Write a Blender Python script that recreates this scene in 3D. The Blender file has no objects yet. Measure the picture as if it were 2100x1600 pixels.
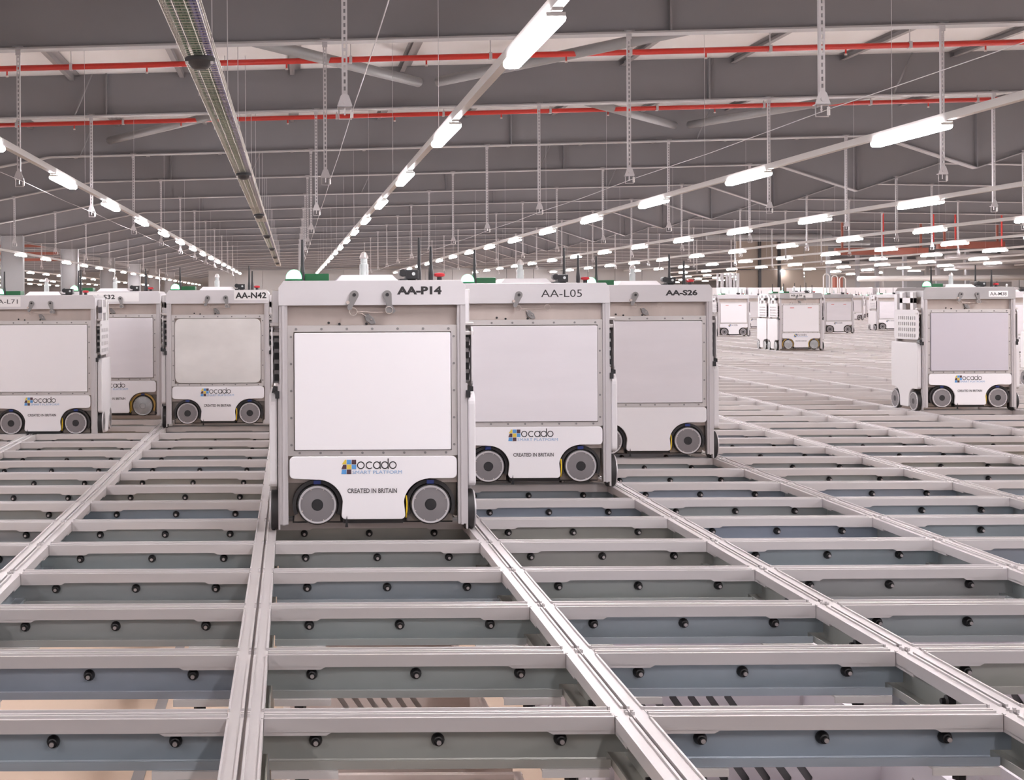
import bpy, bmesh, math, random
from mathutils import Vector, Matrix
C = bpy.context.scene
PI = math.pi
random.seed(7)

# ------------------------------------------------------------------ camera, world, exposure
CAMH = 0.78
cam_d = bpy.data.cameras.new('camera')
cam_d.sensor_width = 36.0
cam_d.lens = 36.0 * 2950 / 2100
cam_d.shift_x = (1050 - 598) / 2100.0
cam_d.shift_y = -(800 - 616) / 2100.0
cam_d.clip_end = 400
cam = bpy.data.objects.new('camera', cam_d)
C.collection.objects.link(cam)
cam.location = (0, 0, CAMH)
cam.rotation_euler = (PI / 2, 0.0055, 0)
C.camera = cam
w = bpy.data.worlds.new('world')
C.world = w
w.use_nodes = True
w.node_tree.nodes['Background'].inputs[0].default_value = (0.8, 0.78, 0.82, 1)
w.node_tree.nodes['Background'].inputs[1].default_value = 0.10
C.view_settings.view_transform = 'Standard'
C.view_settings.look = 'None'
C.view_settings.gamma = 1.0
C.view_settings.use_curve_mapping = False
C.view_settings.exposure = 0.32
C.cycles.use_denoising = True
C.cycles.sample_clamp_indirect = 4.0
C.cycles.max_bounces = 8
C.cycles.diffuse_bounces = 4
LAMP_STRENGTH = 95.0

# ------------------------------------------------------------------ materials
def mat(name, col, rough=0.5, metal=0.0, emit=None, es=0.0, noise=None, bump=None, vary=None, aniso=None, spec=None):
    m = bpy.data.materials.new(name)
    m.use_nodes = True
    nt = m.node_tree
    b = nt.nodes['Principled BSDF']
    b.inputs['Base Color'].default_value = (*col, 1)
    b.inputs['Roughness'].default_value = rough
    b.inputs['Metallic'].default_value = metal
    if spec is not None:
        b.inputs['Specular IOR Level'].default_value = spec
    if emit:
        b.inputs['Emission Color'].default_value = (*emit, 1)
        b.inputs['Emission Strength'].default_value = es
    src = None
    if vary:      # list of colours picked by each object's own random number
        oi = nt.nodes.new('ShaderNodeObjectInfo')
        rp = nt.nodes.new('ShaderNodeValToRGB')
        n = len(vary)
        while len(rp.color_ramp.elements) < n:
            rp.color_ramp.elements.new(0.5)
        for i, c in enumerate(vary):
            rp.color_ramp.elements[i].position = i / (n - 1)
            rp.color_ramp.elements[i].color = (*c, 1)
        nt.links.new(oi.outputs['Random'], rp.inputs[0])
        src = rp.outputs[0]
    if noise:     # (scale xyz, amount)
        sc, amt = noise
        tc = nt.nodes.new('ShaderNodeTexCoord')
        mp = nt.nodes.new('ShaderNodeMapping')
        mp.inputs['Scale'].default_value = sc
        nz = nt.nodes.new('ShaderNodeTexNoise')
        nz.inputs['Scale'].default_value = 1.0
        nz.inputs['Detail'].default_value = 4
        nt.links.new(tc.outputs['Object'], mp.inputs[0])
        nt.links.new(mp.outputs[0], nz.inputs['Vector'])
        mr = nt.nodes.new('ShaderNodeMapRange')
        mr.inputs[1].default_value = 0.25
        mr.inputs[2].default_value = 0.75
        mr.inputs[3].default_value = 1 - amt
        mr.inputs[4].default_value = 1 + amt
        nt.links.new(nz.outputs[0], mr.inputs[0])
        mx = nt.nodes.new('ShaderNodeVectorMath')
        mx.operation = 'SCALE'
        if src is None:
            mx.inputs[0].default_value = col
        else:
            nt.links.new(src, mx.inputs[0])
        nt.links.new(mr.outputs[0], mx.inputs['Scale'])
        src = mx.outputs[0]
        if bump:
            bp = nt.nodes.new('ShaderNodeBump')
            bp.inputs['Strength'].default_value = bump
            bp.inputs['Distance'].default_value = 0.004
            nt.links.new(nz.outputs[0], bp.inputs['Height'])
            nt.links.new(bp.outputs[0], b.inputs['Normal'])
    if src is not None:
        nt.links.new(src, b.inputs['Base Color'])
    return m

M = {}
M['alu'] = mat('rail_aluminium', (0.60, 0.572, 0.572), 0.44, 0.42, noise=((3, 3, 3), 0.05))
M['zinc'] = mat('galvanised_beam', (0.36, 0.39, 0.41), 0.40, 0.35, noise=((5, 5, 5), 0.10),
                vary=[(0.36, 0.37, 0.35), (0.31, 0.37, 0.43), (0.37, 0.36, 0.32), (0.36, 0.41, 0.42), (0.31, 0.36, 0.44), (0.39, 0.385, 0.36), (0.35, 0.39, 0.40)])
M['bolt'] = mat('black_bolt', (0.012, 0.011, 0.012), 0.45, 0.2)
M['bolt_tip'] = mat('bolt_tip', (0.45, 0.42, 0.42), 0.4, 0.6)
M['white'] = mat('white_enamel', (0.86, 0.835, 0.86), 0.32, 0.0, noise=((2, 2, 2), 0.015))
M['whiteplastic'] = mat('white_plastic', (0.84, 0.815, 0.84), 0.28)
M['greypanel'] = mat('satin_aluminium_panel', (0.76, 0.725, 0.76), 0.38, 0.1, noise=((1.5, 1.5, 9), 0.05))
M['dimpanel'] = mat('dimmed_satin_panel', (0.52, 0.49, 0.54), 0.4, 0.0)  # satin panel with weaker light on AA-M38 put into its colour
M['metalpanel'] = mat('bare_steel_panel', (0.76, 0.735, 0.72), 0.36, 0.35, noise=((3, 3, 5), 0.13), bump=0.25)
M['frame'] = mat('frame_aluminium', (0.66, 0.625, 0.615), 0.33, 0.6, noise=((4, 4, 2), 0.07))
M['post'] = mat('post_aluminium', (0.60, 0.57, 0.58), 0.38, 0.4, noise=((9, 9, 1.5), 0.06))
M['header'] = mat('header_aluminium', (0.66, 0.635, 0.655), 0.42, 0.25, noise=((4, 4, 9), 0.06))
M['headergrey'] = mat('header_bare_aluminium', (0.42, 0.405, 0.41), 0.36, 0.45, noise=((4, 4, 9), 0.1))
M['steel'] = mat('brushed_steel', (0.58, 0.50, 0.46), 0.38, 0.35, noise=((7, 7, 2), 0.12))
M['lever'] = mat('lever_steel', (0.27, 0.26, 0.26), 0.35, 0.5)
M['dark'] = mat('dark_rubber', (0.02, 0.018, 0.019), 0.6)
M['guard'] = mat('wheel_housing_steel', (0.27, 0.235, 0.21), 0.4, 0.4)
M['added_backing'] = mat('slot_shade_grey', (0.16, 0.155, 0.16), 0.6)  # grey stands for the shade seen through the tote slots
M['sidewhite'] = mat('side_panel_white', (0.72, 0.695, 0.71), 0.35)
M['hub'] = mat('wheel_hub_grey', (0.185, 0.172, 0.18), 0.5, 0.1)
M['hubrim'] = mat('wheel_hub_rim', (0.56, 0.54, 0.56), 0.35, 0.3)
M['hubmetal'] = mat('wheel_hub_metal', (0.5, 0.51, 0.52), 0.25, 0.8, noise=((20, 20, 20), 0.2))
M['brass'] = mat('brass_guard', (0.42, 0.27, 0.08), 0.4, 0.3)
M['black'] = mat('black_plastic', (0.015, 0.015, 0.017), 0.4)
M['blue'] = mat('blue_clip', (0.02, 0.04, 0.2), 0.4)
M['navy'] = mat('navy_cover', (0.02, 0.03, 0.12), 0.4)
M['yellow'] = mat('yellow_cable', (0.8, 0.55, 0.02), 0.4)
M['green'] = mat('dark_green_box', (0.008, 0.10, 0.035), 0.4)
M['beacon'] = mat('green_beacon', (0.3, 0.9, 0.5), 0.3, emit=(0.22, 1.0, 0.45), es=3.2)
M['red'] = mat('red_button', (0.5, 0.03, 0.04), 0.35)
M['ink'] = mat('black_ink', (0.02, 0.018, 0.02), 0.5)
M['inkgrey'] = mat('grey_ink', (0.09, 0.085, 0.09), 0.5)
M['inkblue'] = mat('pale_blue_ink', (0.22, 0.38, 0.62), 0.5)
M['tblue'] = mat('logo_blue', (0.10, 0.30, 0.62), 0.4)
M['tbrown'] = mat('logo_brown', (0.075, 0.035, 0.045), 0.4)
M['tyel'] = mat('logo_yellow', (0.70, 0.52, 0.07), 0.4)
M['redink'] = mat('red_sticker', (0.65, 0.22, 0.22), 0.5)
M['sticker'] = mat('white_sticker', (0.82, 0.80, 0.80), 0.45)
M['clear'] = mat('finial_plastic', (0.72, 0.76, 0.76), 0.15, 0.2)
M['roofgrey'] = mat('roof_beam_grey', (0.165, 0.16, 0.168), 0.6, noise=((1, 1, 1), 0.05))
M['flange'] = mat('beam_flange_lit_grey', (0.30, 0.29, 0.295), 0.55)  # lighter than the web: light from below put into the colour
M['bracegrey'] = mat('brace_grey', (0.21, 0.205, 0.21), 0.5)
M['ceil'] = mat('ceiling_sheet', (0.72, 0.69, 0.68), 0.6)
M['purlin'] = mat('purlin_zinc', (0.28, 0.26, 0.26), 0.5, 0.3)
M['pipe'] = mat('red_pipe', (0.44, 0.02, 0.012), 0.4)
M['strut'] = mat('strut_zinc', (0.48, 0.46, 0.47), 0.42, 0.45)
M['trunk'] = mat('trunking_white', (0.62, 0.60, 0.59), 0.45)
M['lamp'] = mat('lamp_diffuser', (0.9, 0.9, 0.9), 0.5, emit=(1.0, 0.957, 0.988), es=LAMP_STRENGTH)
M['wire'] = mat('basket_wire', (0.50, 0.47, 0.42), 0.4, 0.5)
M['cableg'] = mat('green_cable', (0.05, 0.10, 0.05), 0.5)
M['cablep'] = mat('violet_cable', (0.10, 0.09, 0.22), 0.5)
M['walllight'] = mat('wall_panel', (0.30, 0.285, 0.28), 0.6, noise=((0.4, 0.4, 0.2), 0.05))
M['tan'] = mat('tan_panel', (0.28, 0.225, 0.185), 0.55, noise=((0.4, 0.4, 0.7), 0.08))
M['columngrey'] = mat('column_grey', (0.27, 0.265, 0.275), 0.5)
M['rust'] = mat('red_girder', (0.20, 0.055, 0.035), 0.5)
M['floorm'] = mat('beige_floor', (0.62, 0.47, 0.36), 0.6, noise=((1.2, 1.2, 1.2), 0.1))
M['deckm'] = mat('light_deck', (0.17, 0.13, 0.115), 0.5)
M['totew'] = mat('white_tote', (0.78, 0.74, 0.78), 0.45)
M['toteb'] = mat('beige_tote', (0.76, 0.66, 0.61), 0.5)
M['yframe'] = mat('yellow_bracket', (0.75, 0.50, 0.06), 0.5)

# ------------------------------------------------------------------ mesh building
class MB:
    def __init__(s):
        s.v = []; s.f = []; s.m = []; s.mats = []; s.smooth = []
    def mi(s, m):
        if m not in s.mats: s.mats.append(m)
        return s.mats.index(m)
    def add(s, vs, fs, m, sm=False):
        o = len(s.v); s.v += [tuple(p) for p in vs]
        k = s.mi(m)
        for f in fs:
            s.f.append(tuple(i + o for i in f)); s.m.append(k); s.smooth.append(sm)
    def box(s, x0, x1, y0, y1, z0, z1, m):
        s.add([(x0,y0,z0),(x1,y0,z0),(x1,y1,z0),(x0,y1,z0),(x0,y0,z1),(x1,y0,z1),(x1,y1,z1),(x0,y1,z1)],
              [(0,3,2,1),(4,5,6,7),(0,1,5,4),(1,2,6,5),(2,3,7,6),(3,0,4,7)], m)
    def prism(s, poly, a0, a1, axis, m, sm=False):
        """poly: 2-D points; axis 'y': (x,z) extruded along y; 'x': (y,z) along x; 'z': (x,y) along z"""
        n = len(poly)
        def P(p, a):
            return {'y': (p[0], a, p[1]), 'x': (a, p[0], p[1]), 'z': (p[0], p[1], a)}[axis]
        area = sum(poly[i][0]*poly[(i+1)%n][1]-poly[(i+1)%n][0]*poly[i][1] for i in range(n))
        if area < 0: poly = poly[::-1]
        vs = [P(p, a0) for p in poly] + [P(p, a1) for p in poly]
        a = tuple(range(n)); b = tuple(range(n, 2*n))
        sides = [(i, (i+1) % n, n+(i+1) % n, n+i) for i in range(n)]
        if axis == 'y':
            fs = [a, b[::-1]] + [t[::-1] for t in sides]
        else:
            fs = [a[::-1], b] + sides
        s.add(vs, fs, m, sm)
    def cyl(s, c, axis, r, h0, h1, m, n=24, r2=None, caps=True):
        r2 = r if r2 is None else r2
        def P(u, v, a):
            return {'x': (c[0]+a, c[1]+u, c[2]+v), 'y': (c[0]+u, c[1]+a, c[2]+v), 'z': (c[0]+u, c[1]+v, c[2]+a)}[axis]
        vs = [P(r*math.cos(2*PI*i/n), r*math.sin(2*PI*i/n), h0) for i in range(n)]
        vs += [P(r2*math.cos(2*PI*i/n), r2*math.sin(2*PI*i/n), h1) for i in range(n)]
        sides = [(i, (i+1)%n, n+(i+1)%n, n+i) for i in range(n)]
        k = -1 if axis == 'y' else 1
        s.add(vs, [t[::k] for t in sides], m, n >= 12)
        if caps: s.add(vs, [tuple(range(n))[::-k], tuple(range(n, 2*n))[::k]], m)
    def lathe(s, c, axis, prof, m, n=28):
        """prof: (radius, along) from one end to the other"""
        for (r0, a0), (r1, a1) in zip(prof[:-1], prof[1:]):
            s.cyl(c, axis, max(r0, 1e-5), a0, a1, m, n, max(r1, 1e-5), caps=False)
    def tube(s, pts, r, m, n=6, closed=False):
        pts = [Vector(p) for p in pts]
        N = len(pts); vs = []
        up = None
        for i, p in enumerate(pts):
            if closed: d = pts[(i+1)%N] - pts[i-1]
            else: d = pts[min(i+1, N-1)] - pts[max(i-1, 0)]
            d.normalize()
            if up is None:
                up = Vector((0,0,1)) if abs(d.z) < 0.9 else Vector((1,0,0))
            a = d.cross(up).normalized(); b = a.cross(d).normalized()
            up = b
            for k in range(n):
                t = 2*PI*k/n
                vs.append(p + a*r*math.cos(t) + b*r*math.sin(t))
        fs = []
        for i in range(N if closed else N-1):
            j = (i+1) % N
            for k in range(n):
                fs.append((i*n+k, i*n+(k+1)%n, j*n+(k+1)%n, j*n+k))
        if not closed:
            fs += [tuple(range(n))[::-1], tuple((N-1)*n+k for k in range(n))]
        s.add(vs, fs, m, n >= 6)
    def addmesh(s, me, mtx, m):
        s.add([mtx @ v.co for v in me.vertices], [tuple(p.vertices) for p in me.polygons], m)
    def mesh(s, name, bevel=0.0):
        me = bpy.data.meshes.new(name)
        me.from_pydata(s.v, [], s.f)
        for m in s.mats: me.materials.append(M[m])
        me.polygons.foreach_set('material_index', s.m)
        me.polygons.foreach_set('use_smooth', s.smooth)
        bm = bmesh.new(); bm.from_mesh(me)
        if bevel:
            bmesh.ops.remove_doubles(bm, verts=bm.verts, dist=1e-5)
            ed = [e for e in bm.edges if len(e.link_faces) == 2 and e.calc_face_angle(0) > 0.9]
            bmesh.ops.bevel(bm, geom=ed, offset=bevel, segments=2, affect='EDGES', clamp_overlap=True, profile=0.6)
        bmesh.ops.recalc_face_normals(bm, faces=bm.faces)
        bm.to_mesh(me); bm.free()
        me.update()
        return me

def link(name, me, parent=None, loc=None):
    o = bpy.data.objects.new(name, me)
    C.collection.objects.link(o)
    if parent: o.parent = parent
    if loc is not None: o.location = loc
    return o
def tag(o, label, cat, group=None, kind=None):
    o['label'] = label; o['category'] = cat
    if group: o['group'] = group
    if kind: o['kind'] = kind
    return o
def empty(name, loc, label, cat, group=None, rz=0):
    o = bpy.data.objects.new(name, None)
    o.empty_display_size = 0.1
    C.collection.objects.link(o)
    o.location = loc; o.rotation_euler = (0, 0, rz)
    return tag(o, label, cat, group)
def struct(name, mb, bevel=0):
    o = link(name, mb.mesh(name, bevel)); o['kind'] = 'structure'
    return o

def rrect(x0, x1, z0, z1, r, n=5):
    pts = []
    for cx, cz, a in ((x1-r, z1-r, 0), (x0+r, z1-r, 90), (x0+r, z0+r, 180), (x1-r, z0+r, 270)):
        for i in range(n+1):
            t = math.radians(a + 90*i/n)
            pts.append((cx+r*math.cos(t), cz+r*math.sin(t)))
    return pts
def arc(cx, cz, r, a0, a1, n=10):
    return [(cx+r*math.cos(math.radians(a0+(a1-a0)*i/n)), cz+r*math.sin(math.radians(a0+(a1-a0)*i/n))) for i in range(n+1)]

def holed_plate(outer, holes, th):
    """flat plate in x,y with real holes, extruded th along z; returns a mesh"""
    cu = bpy.data.curves.new('plate', 'CURVE')
    cu.dimensions = '2D'; cu.fill_mode = 'BOTH'; cu.extrude = th/2
    for poly in [outer] + holes:
        sp = cu.splines.new('POLY'); sp.points.add(len(poly)-1)
        for p, q in zip(sp.points, poly): p.co = (q[0], q[1], 0, 1)
        sp.use_cyclic_u = True
    o = bpy.data.objects.new('plate', cu)
    C.collection.objects.link(o)
    dg = bpy.context.evaluated_depsgraph_get()
    me = bpy.data.meshes.new_from_object(o.evaluated_get(dg))
    bpy.data.objects.remove(o); bpy.data.curves.remove(cu)
    return me
def text_mesh(txt, width, height, th=0.0006, bold=0.0):
    cu = bpy.data.curves.new('txt', 'FONT')
    cu.body = txt; cu.size = 1.0; cu.offset = bold; cu.extrude = 0.01; cu.resolution_u = 3
    o = bpy.data.objects.new('txt', cu)
    C.collection.objects.link(o)
    dg = bpy.context.evaluated_depsgraph_get()
    me = bpy.data.meshes.new_from_object(o.evaluated_get(dg))
    bpy.data.objects.remove(o); bpy.data.curves.remove(cu)
    xs = [v.co.x for v in me.vertices]; ys = [v.co.y for v in me.vertices]
    sx = width/(max(xs)-min(xs)); sy = height/(max(ys)-min(ys))
    for v in me.vertices:
        v.co = ((v.co.x-(max(xs)+min(xs))/2)*sx, (v.co.y-min(ys))*sy, v.co.z*th/0.02)
    return me
FRONT = Matrix(((1,0,0,0),(0,0,-1,0),(0,1,0,0),(0,0,0,1)))     # x,y -> x,z ; z -> -y

ORD = ['zeroth','first','second','third','fourth','fifth','sixth','seventh','eighth','ninth','tenth','eleventh','twelfth','thirteenth','fourteenth',
       'fifteenth','sixteenth','seventeenth','eighteenth','nineteenth']
TENS = {20:'twent',30:'thirt',40:'fort',50:'fift',60:'sixt',70:'sevent',80:'eight',90:'ninet'}
def ordw(n):
    if n < 20: return ORD[n]
    t, u = n//10*10, n % 10
    return TENS[t] + ('ieth' if u == 0 else 'y-' + ORD[u])

# ------------------------------------------------------------------ the hall: dimensions
Y0, DY, DX, XR = 2.70, 0.477, 0.72, -0.0906      # cross rail rows, track rail columns
def rowY(k): return Y0 + DY*k
def colX(n): return XR + DX*n
RAF0, RAFD = 16.7, 6.05
def rafH(x):
    if x < -9.1: return 3.0 - 0.0207*9.1
    return 3.0 + 0.0207*min(x, 27.4-x)
YB, YF = -22.0, 141.0
XL, XRW = -32.0, 44.0

mb = MB(); mb.box(XL, XRW, 1.6, YF, -1.45, -1.35, 'floorm'); struct('floor', mb)
mb = MB(); mb.box(-0.725, -0.67, 1.7, 30, -1.35, -1.345, 'purlin'); struct('trim_1', mb)
mb = MB(); mb.box(-14, 18, YB, 1.75, -0.12, -0.03, 'deckm'); mb.box(-14, 18, 1.6, 1.75, -1.4, -0.12, 'deckm'); struct('floor_deck', mb)
mb = MB()
xs = [XL, -9.1, 13.7, XRW]
prof = [(x, CAMH+rafH(x)+0.66) for x in xs]
mb.prism(prof + [(x, z+0.12) for x, z in prof[::-1]], YB, YF, 'y', 'ceil'); struct('ceiling', mb)
mb = MB(); mb.box(XL, XRW, YF, YF+0.2, -1.4, 4.9, 'walllight'); struct('wall_back', mb)
mb = MB(); mb.box(XL-0.2, XL, YB, YF, -1.4, 4.9, 'columngrey'); struct('wall_left', mb)
mb = MB(); mb.box(XRW, XRW+0.2, YB, YF, -1.4, 4.9, 'walllight'); struct('wall_right', mb)
mb = MB(); mb.box(XL, XRW, YB-0.2, YB, -1.4, 4.9, 'walllight'); struct('wall_front', mb)

# ------------------------------------------------------------------ the track grid
HW = 0.034
def lips_y(mb, xc, y0, y1, m='alu'):
    for a, b in ((-HW, -HW+0.004), (-0.0085, -0.0035), (0.0035, 0.0085), (HW-0.004, HW)):
        mb.box(xc+a, xc+b, y0, y1, -0.0002, 0.0045, m)
def make_cross_meshes():
    L = DX/2 - HW - 0.001
    mb = MB()
    # cap: two running tracks with lips, centre groove
    mb.box(-L, L, -HW, -0.0035, -0.022, 0, 'alu'); mb.box(-L, L, 0.0035, HW, -0.022, 0, 'alu')
    mb.box(-L, L, -0.0035, 0.0035, -0.022, -0.008, 'alu')
    for a, b in ((-HW, -HW+0.004), (-0.0085, -0.0035), (0.0035, 0.0085), (HW-0.004, HW)):
        mb.box(-L, L, a, b, -0.0002, 0.0045, 'alu')
    for sx in (-1, 1):         # deeper ends with a sloped step
        for y0, y1 in ((-HW, -HW+0.006), (HW-0.006, HW)):
            mb.prism([(sx*L, -0.021), (sx*L, -0.0275), (sx*(L-0.115), -0.0275), (sx*(L-0.125), -0.022), (sx*(L-0.125), -0.021)], y0, y1, 'y', 'alu')
    cap = mb.mesh('cross_cap')
    mb = MB()
    LB = L - 0.009
    mb.box(-LB, LB, -0.002, 0.002, -0.085, -0.023, 'zinc')
    for e in (-1, 1):
        a, b = sorted((e*LB, e*(DX/2-0.004))); mb.box(a, b, -0.002, 0.002, -0.0705, -0.029, 'zinc')
    # rolled lower flange on each side, curving out to an upturned lip
    for s in (-1, 1):
        pr = [(s*0.002, -0.080), (s*0.004, -0.0835), (s*0.008, -0.085), (s*0.038, -0.085), (s*0.038, -0.072), (s*0.041, -0.072), (s*0.041, -0.088), (s*0.002, -0.088)]
        mb.prism(pr, -LB, LB, 'x', 'zinc')
    beam = mb.mesh('cross_beam')
    mb = MB()
    mb.lathe((0, 0, 0), 'y', [(0.0001, -0.024), (0.006, -0.024), (0.0065, -0.018), (0.009, -0.017), (0.0125, -0.006), (0.0125, -0.0015)], 'bolt', 14)
    mb.cyl((0, 0, 0), 'y', 0.0045, -0.027, -0.0235, 'bolt_tip', 10)
    bolt = mb.mesh('beam_bolt')
    mb = MB()
    mb.box(-0.062, 0.062, -0.045, 0.045, -0.0925, -0.0885, 'trunk')
    mb.box(-0.062, 0.062, -0.049, -0.045, -0.103, -0.0885, 'trunk')
    mb.cyl((-0.005, -0.03, 0), 'z', 0.013, -0.115, -0.0925, 'bolt', 6)
    mb.cyl((-0.005, -0.03, 0), 'z', 0.009, -0.122, -0.115, 'bolt', 6, r2=0.004)
    mb.box(-0.02, 0.01, -0.034, -0.026, -0.086, -0.08, 'bolt')
    br = mb.mesh('joint_bracket')
    return cap, beam, bolt, br, L
cap_me, beam_me, bolt_me, brk_me, CL = make_cross_meshes()
def bay_words(c):
    if c == 0: return 'in the bay of AA-P14'
    return '%s bay %s of AA-P14' % (ordw(abs(c)), 'right' if c > 0 else 'left')
count = 0
far_rows = {}
KMAX = 150
def visible_cols(k):
    Y = rowY(k)
    lo = -0.203*Y - 0.36; hi = 0.51*Y + 0.36
    out = []
    for c in range(-14, 60):
        x = colX(c) + DX/2
        if lo <= x <= hi and x > -8.7 and x < 26: out.append(c)
    return out
for k in range(0, KMAX):
    for c in visible_cols(k):
        x = colX(c) + DX/2; y = rowY(k)
        if count < 300:
            count += 1
            t = empty('cross_rail', (x, y, 0), 'cross rail with grey beam, %s row from the camera, %s' % (ordw(k+1), bay_words(c)),
                      'rail', 'cross rails of the track grid')
            link('rail_cap', cap_me, t); link('beam', beam_me, t)
            if k < 13:
                for dx in (-0.229, 0, 0.229): link('bolt', bolt_me, t, (dx, -0.002, -0.044))
            if k < 4:
                for s in (-1, 1): link('joint_bracket', brk_me, t, (s*(CL-0.075), 0, 0))
        else:
            far_rows.setdefault(k, []).append(c)
mb = MB()
for k, cs in far_rows.items():
    x0 = colX(min(cs)) + HW; y = rowY(k)
    for c in cs:
        x = colX(c)
        mb.box(x+HW+0.002, x+DX-HW-0.002, y-HW, y+HW, -0.024, -0.0005, 'alu')
        if k < 70: mb.box(x+HW+0.009, x+DX-HW-0.009, y-0.003, y+0.003, -0.088, -0.024, 'zinc')
o = link('cross_rails', mb.mesh('far_cross_rails'))
tag(o, 'distant pale cross rails of the track grid merging towards the far end', 'rails', kind='stuff')

def rail_name(n):
    if n == 0: return 'first track rail left of AA-P14, running under its edge'
    if n == 1: return 'first track rail right of AA-P14, running under its edge'
    return '%s aluminium track rail %s of AA-P14, running away from the camera' % ((ordw(n), 'right') if n > 0 else (ordw(1-n), 'left'))
sbolt = MB()
sbolt.lathe((0, 0, 0), 'x', [(0.0001, -0.026), (0.006, -0.026), (0.007, -0.018), (0.0125, -0.015), (0.0125, 0.0)], 'bolt', 14)
sbolt_me = sbolt.mesh('side_bolt')
for n in range(-11, 37):
    x = colX(n)
    # nearest row at which this rail enters the picture
    ymin = 1.76 if -0.35 <= x <= 1.1 else (abs(x)/0.203 if x < 0 else x/0.51) - 1.2
    ymin = max(1.76, ymin)
    ymax = rowY(KMAX)
    mb = MB()
    mb.box(x-HW, x-0.0035, ymin, ymax, -0.022, 0, 'alu'); mb.box(x+0.0035, x+HW, ymin, ymax, -0.022, 0, 'alu')
    mb.box(x-0.0035, x+0.0035, ymin, ymax, -0.022, -0.012, 'alu')
    k = math.floor((ymin-Y0)/DY)
    while rowY(k) < 24:
        a, b = rowY(k)+HW, rowY(k+1)-HW
        k += 1
        if b < ymin: continue
        a = max(a, ymin)
        lips_y(mb, x, a, b)
        # deeper cap ends either side of each crossing, and the little raised corners in the crossing
        for s in (-1, 1):
            x0, x1 = (x-HW, x-HW+0.006) if s < 0 else (x+HW-0.006, x+HW)
            mb.box(x0, x1, a-0.06, a+0.09, -0.0275, -0.021, 'alu')
            mb.box(x0, x1, b-0.09, b+0.06, -0.0275, -0.021, 'alu')
        yc = rowY(k)
        if yc > ymin + .1:
            for sx in (-1, 1):
                for sy in (-1, 1):
                    mb.box(x+sx*0.006-0.0025, x+sx*0.006+0.0025, yc+sy*0.006-0.0025, yc+sy*0.006+0.0025, -0.0005, 0.006, 'alu')
                    mb.box(x+sx*(HW-0.002)-0.002, x+sx*(HW-0.002)+0.002, yc+sy*(HW-0.003)-0.004, yc+sy*(HW-0.003)+0.004, -0.0005, 0.006, 'alu')
    root = link('track_rail', mb.mesh('track_cap'))
    tag(root, rail_name(n), 'rail', 'track rails running away from the camera')
    mb = MB()
    mb.box(x-0.002, x+0.002, ymin, ymax, -0.085, -0.021, 'zinc')
    for s in (-1, 1):
        mb.prism([(x+s*0.002, -0.084), (x+s*0.038, -0.084), (x+s*0.038, -0.072), (x+s*0.041, -0.072), (x+s*0.041, -0.088), (x+s*0.002, -0.088)], ymin, 14, 'y', 'zinc')
    link('beam', mb.mesh('track_beam'), root)
    if 0 < n < 6:
        for k in range(-1, 6):
            y = rowY(k) + DY/2
            if y > ymin + .2: link('bolt', sbolt_me, root, (x-0.002, y, -0.046))
    elif -2 < n < 1:
        for k in range(0, 6):
            y = rowY(k) + DY/2
            if y > ymin + .2:
                b = link('bolt', sbolt_me, root, (x+0.002, y, -0.046)); b.rotation_euler = (0, 0, PI)

# uprights under the crossings (near rows) and storage bins in the cells below
mb = MB()
mb.box(-0.02, 0.02, -0.02, 0.02, -1.36, -0.088, 'zinc')
up_me = mb.mesh('upright')
def tote_meshes(m):
    w, d, zt, zb = 0.29, 0.195, -0.16, -0.42
    def wall(half, sl):
        holes = []
        for r in range(2):
            for i in range(sl):
                u = (i-(sl-1)/2)*0.046; v = -0.084 - 0.09*r
                an = math.radians(-55); ca, sa = math.cos(an), math.sin(an)
                hh = rrect(-0.036, 0.036, -0.008, 0.008, 0.006, 3)
                holes.append([(u+p[0]*ca-p[1]*sa, v+p[0]*sa+p[1]*ca) for p in hh])
        return holed_plate([(-half, zb-zt), (half, zb-zt), (half, 0), (-half, 0)], holes, 0.004)
    lw = wall(w, 6); sw = wall(d, 3)
    mb = MB()
    for s in (-1, 1):
        mb.addmesh(lw, Matrix.Translation((0, s*d, zt)) @ FRONT, m)
        mb.addmesh(sw, Matrix.Translation((s*w, 0, zt)) @ Matrix.Rotation(PI/2, 4, 'Z') @ FRONT, m)
    body = mb.mesh('tote_walls')
    mb = MB()
    holes = []
    for i in range(7):
        for j in range(3):
            holes.append(rrect(-0.22+i*0.07, -0.20+i*0.07, -0.13+j*0.1, -0.07+j*0.1, 0.008, 3))
    bp = holed_plate([(-w, -d), (w, -d), (w, d), (-w, d)], holes, 0.004)
    mb.addmesh(bp, Matrix.Translation((0, 0, zb)), m)
    base = mb.mesh('tote_base')
    mb = MB()
    for s in (-1, 1):
        mb.box(-w-0.012, w+0.012, s*d-0.010, s*d+0.010, zt-0.012, zt, m)
        mb.box(s*w-0.010, s*w+0.010, -d-0.012, d+0.012, zt-0.012, zt, m)
    rim = mb.mesh('tote_rim')
    mb = MB()
    mb.box(-w*0.75, w*0.75, d+0.010, d+0.013, zb+0.02, zt-0.03, 'added_backing' if m == 'totew' else 'ceil')  # added sheet behind the slots: shade grey on white totes, pale on beige
    return body, base, rim, mb.mesh('tote_added_backing')
TW, TB = tote_meshes('totew'), tote_meshes('toteb')
for k in range(0, 6):
    for c in visible_cols(k):
        x, y = colX(c)+DX/2, rowY(k)+DY/2
        if c >= 0 and k >= 0:
            ms = TW if c >= 1 else TB
            t = empty('storage_tote', (x, y, 0 if c else -0.25), '%s slotted tote below the grid, %s row, %s' % ('white' if c else 'beige', ordw(k+1), bay_words(c)), 'tote', 'totes stored below the grid')
            link('walls', ms[0], t); link('base', ms[1], t); link('rim', ms[2], t); link('added_backing', ms[3], t)
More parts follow.
